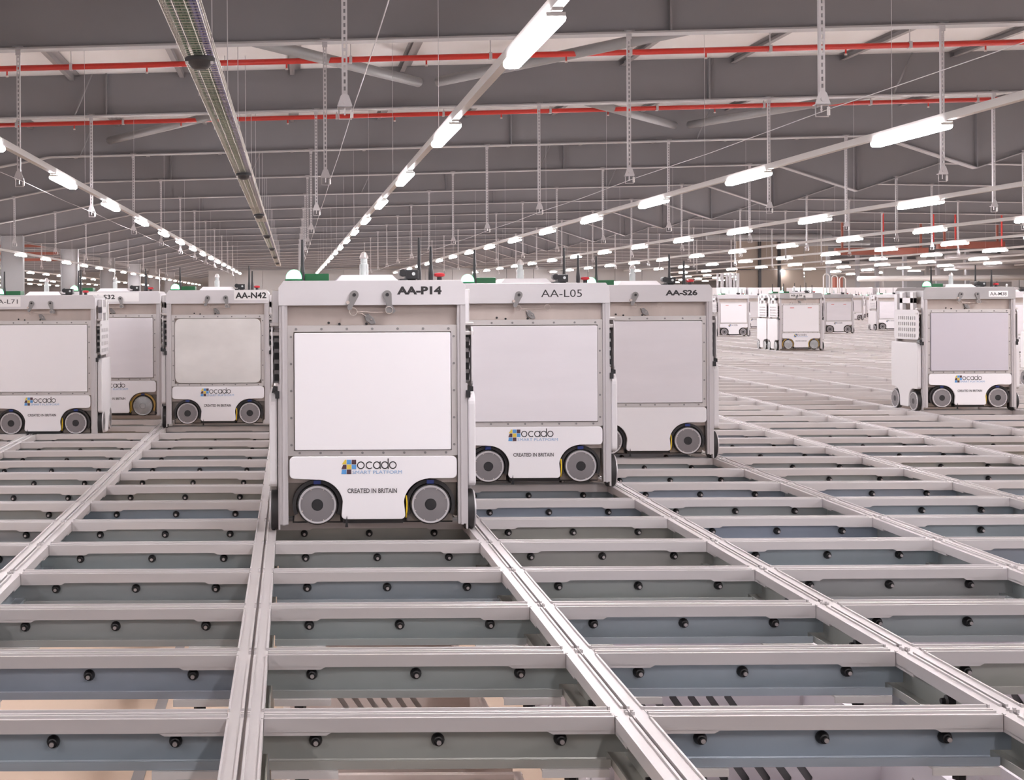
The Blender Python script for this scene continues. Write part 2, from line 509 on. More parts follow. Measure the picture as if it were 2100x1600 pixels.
for k in range(0, 6):
    for c in visible_cols(k)[1:]:
        if k % 2 == 0 or c % 2: continue
        o = link('upright', up_me, None, (colX(c), rowY(k), 0))
        tag(o, 'steel upright below %s rail row, left of %s' % (ordw(k+1), bay_words(c).replace('in the ', 'the ')), 'upright', 'uprights carrying the track grid')
# yellow bracket seen through the left cells
mb = MB(); mb.box(-1.42, -1.27, 4.05, 4.12, -1.35, -0.62, 'yframe'); mb.box(-1.62, -1.27, 4.08, 4.5, -0.62, -0.60, 'yframe')
tag(link('yellow_bracket', mb.mesh('ybr')), 'yellow steel bracket seen below the grid at the bottom left', 'bracket')

# ------------------------------------------------------------------ robots
S = 0.000611
def build_robot_meshes():
    R = {}
    mb = MB()
    mb.box(-0.284, 0.284, 0.035, 0.43, 0.165, 0.80, 'steel')
    mb.box(-0.284, 0.284, 0.06, 0.405, 0.05, 0.17, 'guard')
    R['body'] = mb.mesh('robot_body')
    for i, (sx, front) in enumerate(((-1, 1), (1, 1), (-1, 0), (1, 0))):
        mb = MB()
        y0, y1 = (0.0, 0.035) if front else (0.415, 0.45)
        a, b = (0.284, 0.3115)
        x0, x1 = (a, b) if sx > 0 else (-b, -a)
        mb.box(x0, x1, y0, y1, 0.03, 0.80, 'post')
        xm = (x0+x1)/2
        if front: mb.box(xm-0.004, xm+0.004, y0-0.005, y0, 0.028, 0.765, 'post')
        xs = (b, b+0.006) if sx > 0 else (-b-0.006, -b)
        mb.box(xs[0], xs[1], y0+0.006, y1-0.006, 0.012, 0.50, 'post')
        R['post%d' % i] = mb.mesh('corner_post')
    for sfx, hm in (('', 'header'), ('_g', 'headergrey')):
        mb = MB()
        mb.prism([(-0.296, 0.845), (0.296, 0.845), (0.311, 0.826), (0.311, 0.762), (-0.3135, 0.762), (-0.3135, 0.822)], -0.006, 0.012, 'y', hm)
        R['header'+sfx] = mb.mesh('header_plate', 0.0015)
        mb = MB()
        mb.prism([(-0.296, 0.844), (0.296, 0.844), (0.3105, 0.826), (0.3105, 0.78), (-0.3125, 0.78), (-0.3125, 0.822)], 0.012, 0.45, 'y', hm)
        R['hood'+sfx] = mb.mesh('top_hood')
    ring = holed_plate([(-0.2835, 0.2585), (0.2835, 0.2585), (0.2835, 0.695), (-0.2835, 0.695)], [[(-0.264, 0.2755), (0.264, 0.2755), (0.264, 0.6735), (-0.264, 0.6735)]], 0.022)
    mb = MB(); mb.addmesh(ring, Matrix.Translation((0, 0.018, 0)) @ FRONT, 'frame')
    R['panel_frame'] = mb.mesh('panel_frame')
    mb = MB()
    for i in range(7): mb.cyl((-0.255+i*0.085, 0, 0.683), 'y', 0.0045, 0.0045, 0.009, 'lever', 8)
    for i in range(8): mb.cyl((-0.245+i*0.07, 0, 0.268), 'y', 0.0042, 0.0045, 0.009, 'lever', 8)
    for s in (-1, 1):
        for i in range(5): mb.cyl((s*0.2725, 0, 0.295+i*0.0905), 'y', 0.0042, 0.0045, 0.009, 'lever', 8)
    for x, z in ((-0.145, 0.7035), (-0.109, 0.699), (-0.018, 0.6995)): mb.cyl((x, 0, z), 'y', 0.0045, 0.030, 0.036, 'ink', 8)
    R['screws'] = mb.mesh('panel_screws')
    for nm, m, r in (('pw', 'white', 0.004), ('pg', 'greypanel', 0.004), ('pm', 'metalpanel', 0.035), ('pd', 'dimpanel', 0.004)):
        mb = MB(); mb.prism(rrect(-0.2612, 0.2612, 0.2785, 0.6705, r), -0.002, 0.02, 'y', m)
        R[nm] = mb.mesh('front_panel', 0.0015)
    mb = MB()
    for x in (-0.13, 0.13): mb.prism(rrect(x-0.03, x+0.03, 0.622, 0.634, 0.003), -0.0026, -0.0021, 'y', 'redink')
    R['red_marks'] = mb.mesh('red_marks')
    # apron with the two wheel cut-outs
    poly = [(-0.28, 0.255), (-0.278, 0.2)]
    T, Bz = 0.2575, 0.0455
    poly = arc(-0.2635, T-0.016, 0.016, 180, 90, 5) + arc(0.2635, T-0.016, 0.016, 90, 0, 5)
    poly += arc(0.2635, 0.183+0.016, 0.016, 0, -90, 5)
    poly += [(0.185, 0.183)] + arc(0.189, 0.094, 0.088, 95, 172, 12)
    poly += arc(0.1045-0.012, Bz+0.016, 0.014, 0, -90, 5) + arc(-0.1045+0.012, Bz+0.016, 0.014, 270, 180, 5)
    poly += arc(-0.187, 0.094, 0.086, 8, 85, 12)
    poly += arc(-0.2635, 0.183+0.016, 0.016, 270, 180, 5)
    mb = MB(); mb.prism(poly, -0.007, 0.006, 'y', 'whiteplastic')
    R['apron'] = mb.mesh('apron', 0.002)
    # logo tiles
    mb = MB(); x0 = (470-644)*S; zt = (1583-1180)*S; p = 0.0163; g = 0.0148
    rows = [['tyel', 'tblue', 'tbrown'], ['tbrown', 'tyel', 'tblue'], ['tblue', 'tbrown', None]]
    for r in range(3):
        for c in range(3):
            m = rows[r][c]
            if not m: continue
            a, b = x0+c*p+0.002, x0+c*p+0.002+g; z1 = zt-r*p; z0 = z1-g
            if c == 0:
                sh = [0.010, 0.004, 0.0][r]; sl = [0.002, 0.0, 0.0][r]
                q = [(a+sl-0.002, z0), (b, z0), (b, z1), (a+sh, z1)]
            else: q = [(a, z0), (b, z0), (b, z1), (a, z1)]
            mb.prism(q, -0.0078, -0.0072, 'y', m)
    R['logo'] = mb.mesh('logo_tiles')
    # round letters
    mb = MB(); Rr = 0.0128; st = 0.0034; zb = (1583-1231)*S
    def ring_arc(cx, a0, a1):
        n = 22
        o = arc(cx, zb+Rr, Rr, a0, a1, n); i = arc(cx, zb+Rr, Rr-st, a0, a1, n)
        for k in range(n):
            mb.prism([o[k], o[k+1], i[k+1], i[k]], -0.0078, -0.0072, 'y', 'ink')
    def stem(x, h): mb.prism([(x-st/2, zb), (x+st/2, zb), (x+st/2, zb+h), (x-st/2, zb+h)], -0.0078, -0.0072, 'y', 'ink')
    xs = [-0.0412 + i*0.0267 for i in range(5)]
    ring_arc(xs[0], 0, 360); ring_arc(xs[1]+0.0022, 48, 312); ring_arc(xs[2], 0, 360); stem(xs[2]+Rr-st/2, 2*Rr)
    ring_arc(xs[3], 0, 360); stem(xs[3]+Rr-st/2, 0.035); ring_arc(xs[4], 0, 360)
    R['logo_word'] = mb.mesh('logo_lettering')
    mb = MB(); t = text_mesh('SMART PLATFORM', 0.165, 0.0112, bold=-0.004)
    mb.addmesh(t, Matrix.Translation(((666-644)*S, -0.0075, (1583-1257)*S)) @ FRONT, 'inkblue'); R['logo_line'] = mb.mesh('small_lettering')
    mb = MB(); t = text_mesh('CREATED IN BRITAIN', 0.165, 0.0155, bold=0.02)
    mb.addmesh(t, Matrix.Translation(((638-644)*S, -0.0075, (1583-1362)*S)) @ FRONT, 'inkgrey'); R['slogan'] = mb.mesh('slogan')
    # wheels (axis along y, outer face at -y)
    for nm, hub, rim, guard in (('wheel', 'hub', 'hubrim', 'dark'), ('wheelm', 'hubmetal', 'hubmetal', 'brass')):
        mb = MB()
        mb.lathe((0, 0, 0), 'y', [(0.055, 0.004), (0.0665, 0.004), (0.068, 0.007), (0.068, 0.030), (0.0665, 0.033), (0.02, 0.033), (0.0001, 0.033)], 'dark', 40)
        R[nm] = mb.mesh('tyre')
        mb = MB()
        mb.lathe((0, 0, 0), 'y', [(0.063, 0.012), (0.0635, 0.001), (0.062, -0.0015), (0.0565, -0.001)], rim, 40)
        mb.lathe((0, 0, 0), 'y', [(0.0565, -0.001), (0.0565, 0.0005), (0.0195, -0.001)], hub, 40)
        mb.lathe((0, 0, 0), 'y', [(0.0195, -0.001), (0.019, 0.002), (0.0185, -0.0005), (0.0001, -0.0005)], 'black' if hub == 'hub' else 'hubmetal', 24)
        for i in range(8):
            a = 2*PI*i/8 + PI/8
            mb.cyl((0.0545*math.cos(a), 0, 0.0545*math.sin(a)), 'y', 0.002, -0.002, 0.001, 'steel', 6)
        R[nm+'_hub'] = mb.mesh('hub_disc')
        mb = MB()
        n = 16; o_ = arc(0, 0, 0.083, -25, 205, n); i_ = arc(0, 0, 0.0715, -25, 205, n)
        for k in range(n): mb.prism([o_[k], o_[k+1], i_[k+1], i_[k]], 0.008, 0.045, 'y', guard)
        mb.prism([(-0.04, 0.03), (0.04, 0.03), (0.075, -0.01), (0.078, -0.06), (-0.078, -0.06), (-0.075, -0.01)], 0.036, 0.05, 'y', 'guard')
        R[nm+'_guard'] = mb.mesh('wheel_guard')
    mb = MB(); mb.box(-0.012, 0.012, 0.004, 0.03, 0.069, 0.081, 'blue'); R['clip'] = mb.mesh('sensor_clip')
    mb = MB(); mb.tube([((826-644)*S, 0.012, 0.124), ((829-644)*S, 0.008, 0.10), ((828-644)*S, 0.006, 0.08), ((824-644)*S, 0.008, 0.05)], 0.003, 'yellow')
    R['cable'] = mb.mesh('cable')
    # lower side panel, drawn in (depth, height)
    p = arc(0.015+0.04, 0.469-0.04, 0.04, 180, 90, 6) + arc(0.445-0.015, 0.469-0.015, 0.015, 90, 0, 4)
    p += arc(0.445-0.015, 0.152+0.015, 0.015, 0, -90, 4)
    p += arc(0.385, 0.075, 0.077, 90, 172, 8) + arc(0.305-0.012, 0.036, 0.012, 0, -90, 4)
    p += arc(0.165+0.012, 0.036, 0.012, 270, 180, 4) + arc(0.085, 0.075, 0.077, 8, 90, 8)
    p += arc(0.015+0.02, 0.152+0.02, 0.02, 270, 180, 4)
    for s, nm in ((-1, 'l'), (1, 'r')):
        mb = MB(); x0, x1 = sorted((s*0.320, s*0.346)); mb.prism(p, x0, x1, 'x', 'sidewhite')
        R['side_'+nm] = mb.mesh('side_panel', 0.006)
        holes = []
        for r in range(4):
            for c in range(9):
                yy = 0.075+c*0.032; zz = 0.515+r*0.040
                holes.append(rrect(yy-0.0075, yy+0.0075, zz-0.012, zz+0.012, 0.004, 2))
        g = holed_plate(rrect(0.02, 0.41, 0.488, 0.692, 0.025), holes, 0.005)
        mb = MB(); mb.addmesh(g, Matrix.Translation((s*0.336, 0, 0)) @ Matrix(((0,0,1,0),(1,0,0,0),(0,1,0,0),(0,0,0,1))), 'sidewhite')
        R['grille_'+nm] = mb.mesh('grille_panel')
        mb = MB()
        a, b = sorted((s*0.3115, s*0.330))
        mb.box(a, b, 0.06, 0.39, 0.50, 0.68, 'sidewhite')
        a3, b3 = sorted((s*0.314, s*0.3285))
        for i in range(5): mb.box(a3, b3, 0.052, 0.062, 0.508+i*0.036, 0.530+i*0.036, 'black')
        a4, b4 = sorted((s*0.3295, s*0.331)); mb.box(a4, b4, 0.06, 0.39, 0.50, 0.68, 'black')
        R['intake_'+nm] = mb.mesh('intake')
        mb = MB()
        a, b = sorted((s*0.3115, s*0.343))
        mb.box(a, b, 0.03, 0.06, 0.692, 0.704, 'frame'); mb.box(a, b, 0.03, 0.06, 0.66, 0.674, 'frame')
        a2, b2 = sorted((s*0.3115, s*0.338))
        for y0, y1, z0, z1 in ((0.10, 0.15, 0.69, 0.815), (0.27, 0.32, 0.69, 0.815), (0.10, 0.32, 0.735, 0.775), (0.36, 0.41, 0.66, 0.80)):
            mb.box(a2, b2, y0, y1, z0, z1, 'whiteplastic')
        R['bracket_'+nm] = mb.mesh('lift_bracket', 0.003)
        mb = MB()
        a, b = sorted((s*0.312, s*0.326)); mb.box(a, b, -0.006, 0.02, 0.452, 0.476, 'black')
        a, b = sorted((s*0.318, s*0.338)); mb.prism([(a, 0.470), (b, 0.472), (b, 0.488), (a+0.006, 0.492)], 0.01, 0.05, 'y', 'black')
        R['latch_'+nm] = mb.mesh('latch')
    # roof gear
    Z = lambda y: (1583-y)*S + 0.002
    X = lambda x: (x-644)*S
    mb = MB()
    mb.add([(X(445), 0.10, 0.843), (X(805), 0.10, 0.843), (X(805), 0.38, 0.843), (X(445), 0.38, 0.843),
            (X(485), 0.13, 0.866), (X(770), 0.13, 0.866), (X(770), 0.35, 0.866), (X(485), 0.35, 0.866)],
           [(0,3,2,1),(4,5,6,7),(0,1,5,4),(1,2,6,5),(2,3,7,6),(3,0,4,7)], 'whiteplastic')
    R['lid'] = mb.mesh('raised_lid', 0.002)
    mb = MB()
    mb.lathe((X(620), 0.24, 0), 'z', [(0.015, 0.865), (0.015, 0.905), (0.0115, 0.907), (0.0115, 0.925)], 'clear', 16)
    mb.lathe((X(620), 0.24, 0), 'z', [(0.0115, 0.925), (0.0150, 0.925), (0.0150, 0.931), (0.009, 0.945), (0.003, 0.949), (0.0001, 0.949)], 'frame', 16)
    R['finial'] = mb.mesh('finial')
    mb = MB()
    n = 8; pr = [(0.027, 0.851), (0.027, 0.857)] + [(0.027*math.cos(PI/2*i/n), 0.857+0.027*math.sin(PI/2*i/n)) for i in range(1, n+1)]
    mb.lathe((X(217), 0.06, 0), 'z', pr, 'beacon', 24)
    R['beacon'] = mb.mesh('beacon_dome')
    mb = MB(); mb.cyl((X(217), 0.06, 0), 'z', 0.031, 0.843, 0.852, 'green', 24); R['beacon_base'] = mb.mesh('beacon_base')
    mb = MB(); mb.box(X(262), X(412), 0.08, 0.20, 0.843, 0.870, 'green'); R['box'] = mb.mesh('control_box', 0.002)
    def ant(x, y, zt):
        mb = MB(); mb.lathe((x, y, 0), 'z', [(0.0001, 0.843), (0.0085, 0.843), (0.0085, 0.875), (0.006, 0.90), (0.0042, zt), (0.0001, zt)], 'black', 8)
        return mb.mesh('antenna')
    R['ant0'] = ant(X(264), 0.06, 0.985); R['ant1'] = ant(X(945), 0.30, 1.0); R['ant2'] = ant(X(985), 0.12, 0.962)
    mb = MB()
    mb.box(X(810), X(850), 0.10, 0.18, 0.843, 0.852, 'black')
    mb.cyl((X(828), 0.12, 0.872), 'y', 0.013, -0.02, 0.03, 'black', 14); mb.box(X(840), X(912), 0.10, 0.16, 0.85, 0.882, 'black')
    mb.box(X(855), X(900), 0.11, 0.15, 0.843, 0.85, 'black')
    R['camera'] = mb.mesh('sensor_camera', 0.003)
    mb = MB(); mb.cyl((X(885), 0.10, 0.868), 'y', 0.006, -0.003, 0.0, 'clear', 10); R['lens'] = mb.mesh('lens')
    mb = MB(); mb.lathe((X(1033), 0.12, 0), 'z', [(0.009, 0.843), (0.009, 0.857)], 'black', 14)
    mb.lathe((X(1033), 0.12, 0), 'z', [(0.009, 0.857), (0.018, 0.860), (0.019, 0.867), (0.014, 0.871), (0.0001, 0.872)], 'red', 18)
    R['stop'] = mb.mesh('stop_button')
    def lever(px, py, qx, qy):
        mb = MB()
        a, b = Vector((X(px), 0, Z(py))), Vector((X(qx), 0, Z(qy)))
        d = (b-a).normalized(); nrm = Vector((d.z, 0, -d.x))
        pts = []
        for i in range(9):
            t = PI/2 + PI*i/8; pts.append(a + 0.015*(nrm*math.sin(t)*1 + d*math.cos(t)*1))
        for i in range(9):
            t = -PI/2 + PI*i/8; pts.append(b + 0.008*(nrm*math.sin(t) + d*math.cos(t)))
        mb.prism([(q.x, q.z) for q in pts], -0.014, -0.0065, 'y', 'lever')
        mb.cyl((a.x, 0, a.z), 'y', 0.006, -0.017, -0.013, 'ink', 12)
        return mb
    mb = lever(545, 282, 520, 352)
    mb.cyl((X(510), 0, Z(323)), 'y', 0.006, -0.016, -0.006, 'steel', 10)
    R['lever0'] = mb.mesh('lever')
    mb = lever(725, 282, 738, 340)
    mb.prism([(X(722), Z(338)), (X(752), Z(338)), (X(772), Z(372)), (X(760), Z(382)), (X(722), Z(380)), (X(712), Z(360))], -0.012, -0.004, 'y', 'lever')
    R['lever1'] = mb.mesh('lever')
    mb = MB()
    mb.tube([(X(540)+0.013*math.cos(t), -0.005, Z(374)+0.013*math.sin(t)) for t in [2*PI*i/16 for i in range(16)]], 0.0013, 'steel', 5, True)
    mb.tube([(X(560), -0.004, Z(374)), (X(640), -0.004, Z(378)), (X(715), -0.005, Z(378))], 0.0013, 'steel', 5)
    mb.tube([(X(735)+0.012*math.cos(t), -0.014, Z(366)+0.012*math.sin(t)) for t in [2*PI*i/16 for i in range(16)]], 0.0012, 'steel', 5, True)
    mb.tube([(X(562), -0.004, Z(380)), (X(590), -0.004, Z(386)), (X(610), -0.002, Z(400))], 0.0011, 'steel', 5)
    R['wire'] = mb.mesh('wire_latch')
    mb = MB(); mb.prism([(X(600), Z(388)), (X(625), Z(385)), (X(655), Z(410)), (X(665), Z(440)), (X(640), Z(444)), (X(612), Z(425))], 0.022, 0.034, 'y', 'lever')
    mb.cyl((X(640), 0, Z(417)), 'y', 0.004, 0.019, 0.023, 'steel', 10)
    R['tag'] = mb.mesh('catch', 0.0015)
    mb = MB()
    mb.box(-0.10, 0.10, 0.01, 0.05, 0.032, 0.047, 'dark'); mb.box(-0.27, 0.27, 0.05, 0.40, 0.028, 0.05, 'dark')
    mb.prism([((488-644)*S, 0.022), ((505-644)*S, 0.022), ((499-644)*S, 0.06)], -0.012, -0.008, 'y', 'black')
    R['skid'] = mb.mesh('underside')
    return R
R = build_robot_meshes()
id_cache = {}
def id_label(txt, style):
    key = (txt, style)
    if key in id_cache: return id_cache[key]
    mb = MB()
    plate = None
    if style == 'bold':      # wide bold letters straight on the header
        t = text_mesh(txt, 0.149, 0.0275, bold=0.048); mb.addmesh(t, Matrix.Translation((0.157, -0.0062, 0.797)) @ FRONT, 'ink')
    elif style == 'thin':
        t = text_mesh(txt, 0.167, 0.031, bold=-0.002); mb.addmesh(t, Matrix.Translation((0.115, -0.0062, 0.787)) @ FRONT, 'ink')
    elif style == 'mid':
        t = text_mesh(txt, 0.153, 0.027, bold=0.042); mb.addmesh(t, Matrix.Translation((0.162, -0.0062, 0.793)) @ FRONT, 'ink')
    elif style == 'plate':   # white sticker at the right corner
        mb2 = MB(); mb2.prism(rrect(0.10, 0.312-0.005, 0.782, 0.842, 0.003), -0.0066, -0.0058, 'y', 'sticker'); plate = mb2.mesh('id_sticker')
        t = text_mesh(txt, 0.188, 0.037, bold=0.03); mb.addmesh(t, Matrix.Translation((0.203, -0.0068, 0.793)) @ FRONT, 'ink')
    elif style == 'midplate':   # white sticker in the middle of the header
        mb2 = MB(); mb2.prism(rrect(-0.165, 0.172, 0.778, 0.838, 0.003), -0.0066, -0.0058, 'y', 'sticker'); plate = mb2.mesh('id_sticker')
        t = text_mesh(txt, 0.165, 0.029, bold=0.024); mb.addmesh(t, Matrix.Translation((-0.068, -0.0068, 0.794)) @ FRONT, 'ink')
    elif style == 'small':
        mb2 = MB(); mb2.prism(rrect(0.128, 0.258, 0.778, 0.818, 0.003), -0.0066, -0.0058, 'y', 'sticker'); plate = mb2.mesh('id_sticker')
        t = text_mesh(txt, 0.112, 0.022, bold=0.006); mb.addmesh(t, Matrix.Translation((0.193, -0.0068, 0.787)) @ FRONT, 'ink')
    elif style == 'leftplate':
        mb2 = MB(); mb2.prism(rrect(-0.306, -0.125, 0.778, 0.836, 0.003), -0.0066, -0.0058, 'y', 'sticker'); plate = mb2.mesh('id_sticker')
        t = text_mesh(txt, 0.15, 0.026, bold=0.004); mb.addmesh(t, Matrix.Translation((-0.217, -0.0068, 0.795)) @ FRONT, 'inkgrey')
    id_cache[key] = (mb.mesh('id_lettering'), plate)
    return id_cache[key]

def robot(xc, yf, label, panel='pw', ident=None, style='bold', logo=True, metal=False, mode='y', marks=False, lod=0, levers=2, hd=''):
    """mode 'y': side wheels down; mode 'x': front and rear wheels down"""
    dz = 0.0 if mode == 'y' else -0.0265
    t = empty('robot', (xc, yf, dz), label, 'robot', 'box robots on the grid')
    L = lambda nm, key, par=t, loc=None: link(nm, R[key], par, loc)
    L('body', 'body')
    for i in range(4): L('corner_post', 'post%d' % i)
    h = L('header_plate', 'header'+hd); L('top_hood', 'hood'+hd)
    if ident:
        le, pl = id_label(ident, style)
        if pl:
            p = link('id_sticker', pl, h)
        link('id_lettering', le, h)
    f = L('panel_frame', 'panel_frame')
    if lod < 2: L('screws', 'screws', f)
    fp = L('front_panel', panel)
    if marks: L('red_marks', 'red_marks', fp)
    a = L('apron', 'apron')
    if logo:
        L('logo_tiles', 'logo', a); L('logo_lettering', 'logo_word', a)
        if lod < 2: L('small_lettering', 'logo_line', a); L('slogan', 'slogan', a)
    wk = 'wheelm' if metal else 'wheel'
    def wheel(loc, rz, guard=True):
        o = L('wheel', wk, t, loc); o.rotation_euler = (0, 0, rz)
        L('hub_disc', wk+'_hub', o)
        if guard:
            g = L('wheel_guard', wk+'_guard', t, loc); g.rotation_euler = (0, 0, rz)
            if lod < 2: L('sensor_clip', 'clip', g)
    for x in (-0.187, 0.192):
        wheel((x, 0.004, 0.0945), 0)
        if lod < 2: wheel((-x, 0.446, 0.0945), PI, False)
    sz = 0.068 if mode == 'y' else 0.0945
    for y in (0.085, 0.385):
        wheel((-0.346, y, sz), -PI/2, False); wheel((0.346, y, sz), PI/2, False)
    if lod < 2: L('cable', 'cable')
    for s in 'lr':
        L('side_panel', 'side_'+s); L('grille_panel', 'grille_'+s); L('intake', 'intake_'+s); L('lift_bracket', 'bracket_'+s)
        if lod < 2: L('latch', 'latch_'+s)
    L('raised_lid', 'lid'); L('finial', 'finial'); b = L('beacon_base', 'beacon_base'); d = L('beacon_dome', 'beacon', b)
    L('control_box', 'box')
    for i in range(3): L('antenna', 'ant%d' % i)
    c = L('sensor_camera', 'camera')
    if lod < 2: L('lens', 'lens', c)
    L('stop_button', 'stop')
    if lod < 2:
        L('lever', 'lever0')
        if levers == 2: L('lever', 'lever1')
        L('wire_latch', 'wire'); L('catch', 'tag')
    L('underside', 'skid')
    return t
def cx(n): return colX(n) + DX/2
robot(cx(0), 4.81, 'large white robot marked AA-P14 with bright white front panel, nearest the camera', 'pw', 'AA-P14', 'bold')
robot(cx(1), 5.89, 'robot marked AA-L05 with satin grey panel, right behind AA-P14', 'pg', 'AA-L05', 'thin', levers=1)
robot(cx(2), 6.91, 'robot marked AA-S26 with plain apron bearing no logo', 'pg', 'AA-S26', 'mid', logo=False, levers=1)
robot(cx(-1), 8.76, 'robot marked AA-N42 with bare metal front panel, left behind AA-P14', 'pm', 'AA-N42', 'plate')
robot(cx(-2), 9.42, 'robot with shiny metal wheels and sticker ending S32, between two others', 'pg', 'AA-S32', 'midplate', metal=True)
robot(-1.46, 8.42, 'white robot cut off by the left picture edge, marked AA-L71', 'pw', 'AA-L71', 'leftplate', mode='x')
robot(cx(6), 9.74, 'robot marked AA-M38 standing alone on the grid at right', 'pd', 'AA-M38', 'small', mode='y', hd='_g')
robot(cx(9), 12.2, 'robot cut off by the right picture edge beyond AA-M38', 'pg', 'AA-L66', 'small', mode='y', lod=1, hd='_g')
robot(cx(13), 19.1, 'robot half hidden behind the right side of AA-M38', 'pg', 'AB-A17', 'mid', marks=True, lod=2)
robot(cx(10), 21.1, 'white robot with white stickers on its header, standing free in mid grid', 'pw', 'AB-A58', 'midplate', metal=True, marks=True, lod=1, hd='_g')
robot(cx(10), 21.585, 'robot directly behind the white one with header stickers, mid grid', 'pw', 'AB-A12', 'mid', metal=True, lod=2)
robot(cx(12), 29.0, 'small distant robot just right of AA-S26, red marks on its panel', 'pw', None, logo=True, marks=True, lod=2)
robot(cx(16), 31.0, 'small distant robot right of the sticker-bearing one, faint red marks', 'pg', None, marks=True, lod=2, hd='_g')
robot(cx(19), 33.5, 'distant robot partly hidden behind the left side of AA-M38', 'pg', None, lod=2)
robot(cx(16), 36.6, 'distant robot peeking out left of the sticker-bearing one', 'pw', None, lod=2)
robot(cx(26), 48.6, 'far robot showing one wheel, between two nearer distant robots', 'pg', None, lod=2)
for (n, y, lb) in ((21, 52.0, 'far robot behind the small one right of AA-S26'), (23, 47.5, 'far robot with beacon above the sticker-bearing robot'),
                   (28, 57.0, 'far robot beyond the one showing a single wheel'), (30, 54.0, 'far robot seen over the empty grid left of AA-M38'),
                   (33, 60.0, 'farthest robot near the clutter left of AA-M38')):
    robot(cx(n), y, lb, 'pw', None, lod=2)

# ------------------------------------------------------------------ roof beams, columns, purlins
def raf_poly():
    b = [(XL, rafH(XL)), (-13.2, rafH(-13.2)), (-9.45, 2.157), (-8.7, 2.157), (-4.82, rafH(-4.82)), (11.7, rafH(11.7)),
         (13.7, 2.58), (15.7, rafH(15.7)), (XRW, rafH(XRW))]
    return [(x, CAMH+h) for x, h in b]
def raf_meshes():
    b = raf_poly()
    top = [(XL, CAMH+rafH(XL)+0.655), (-9.1, CAMH+rafH(-9.1)+0.655), (13.7, CAMH+rafH(13.7)+0.655), (XRW, CAMH+rafH(XRW)+0.655)]
    mb = MB()
    cut = lambda x: CAMH + rafH(x) + 0.655
    for (x0, z0), (x1, z1) in zip(b[:-1], b[1:]):
        seg = [(x0, z0), (x1, z1), (x1, cut(x1))]
        if x0 < -9.1 < x1: seg.append((-9.1, cut(-9.1)))
        if x0 < 13.7 < x1: seg.append((13.7, cut(13.7)))
        seg.append((x0, cut(x0)))
        mb.prism(seg, -0.008, 0.008, 'y', 'roofgrey')
    web = mb.mesh('beam_web')
    mb = MB()
    for (x0, z0), (x1, z1) in zip(b[:-1], b[1:]):
        mb.prism([(x0, z0), (x1, z1), (x1, z1-0.022), (x0, z0-0.022)], -0.11, 0.11, 'y', 'flange')
    fl = mb.mesh('bottom_flange')
    mb = MB()
    mb.box(-0.012, 0.012, -0.10, 0.10, 0, 0.66, 'roofgrey')
    st = mb.mesh('stiffener')
    mb = MB(); mb.box(13.69, 13.71, -0.1, 0.1, CAMH+2.58, CAMH+rafH(13.7)+0.65, 'roofgrey'); st2 = mb.mesh('deep_stiffener')
    mb = MB(); mb.box(-0.2, 0.2, -0.006, 0, 0, 0.25, 'roofgrey'); 
    return web, fl, st, st2
WEB, FLG, STF, STF2 = raf_meshes()
NR = 20
for k in range(-1, NR+1):
    y = RAF0 + RAFD*k
    nm = {-1: 'grey steel roof beam overhead, just above the picture top'}.get(k, '%s grey steel roof beam from the camera, spanning the hall' % ordw(k+2))
    t = empty('roof_beam', (0, y, 0), nm, 'beam', 'steel roof beams')
    link('web', WEB, t); link('bottom_flange', FLG, t); link('stiffener', STF2, t)
    if k < 10:
        for x in ((6.6, -2.9) if k % 2 else (4.4,)): link('stiffener', STF, t, (x, 0, CAMH+rafH(x)-0.01))
for k in (3, 5, 7, 9, 11, 13, 15):
    y = RAF0 + RAFD*k
    t = empty('steel_column', (-9.1, y, -1.35), 'grey steel column at the left edge of the grid, %s from the camera' % ordw((k-1)//2), 'column', 'grey columns along the left edge')
    mb = MB()
    H = CAMH+2.16+1.35
    mb.box(-0.35, 0.35, -0.01, 0.01, 0, H, 'columngrey'); link('web', mb.mesh('column_web'), t)
    for s in (-1, 1):
        mb = MB(); mb.box(s*0.35-0.012, s*0.35+0.012, -0.15, 0.15, 0, H, 'columngrey'); link('flange', mb.mesh('column_flange'), t)
for i in range(-4, 9):
    x = 0.06 + 1.74*i
    mb = MB()
    z1 = CAMH+rafH(x)+0.657
    mb.box(x-0.10, x+0.10, YB, YF, z1-0.012, z1-0.004, 'purlin'); mb.box(x-0.004, x+0.004, YB, YF, z1-0.09, z1-0.012, 'purlin')
    mb.box(x-0.07, x+0.004, YB, YF, z1-0.094, z1-0.088, 'purlin')
    w_ = 'above AA-P14' if i == 0 else '%s to the %s of AA-P14' % (ordw(abs(i)), 'right' if i > 0 else 'left')
    tag(link('roof_purlin', mb.mesh('purlin')), 'grey roof purlin under the ceiling sheet, running away, %s' % w_, 'purlin', 'roof purlins')
# fly braces
mb = MB(); mb.tube([(0, 0, 0), (0.28, -0.05, 0.64)], 0.014, 'bracegrey', 6); fb = mb.mesh('fly_brace')
nfb = 0
for k, xs in ((1, (-3.4, 9.5)), (2, (-4.2, 8.1)), (3, (-1.0, 6.0)), (4, (2.0, 9.0))):
    for i, x in enumerate(xs):
        o = link('fly_brace', fb, None, (x, RAF0+RAFD*k-0.09, CAMH+rafH(x)-0.0))
        tag(o, 'thin slanted fly brace on the %s roof beam, %s end' % (ordw(k+2), ('left', 'right')[i]), 'brace', 'fly braces on the roof beams')
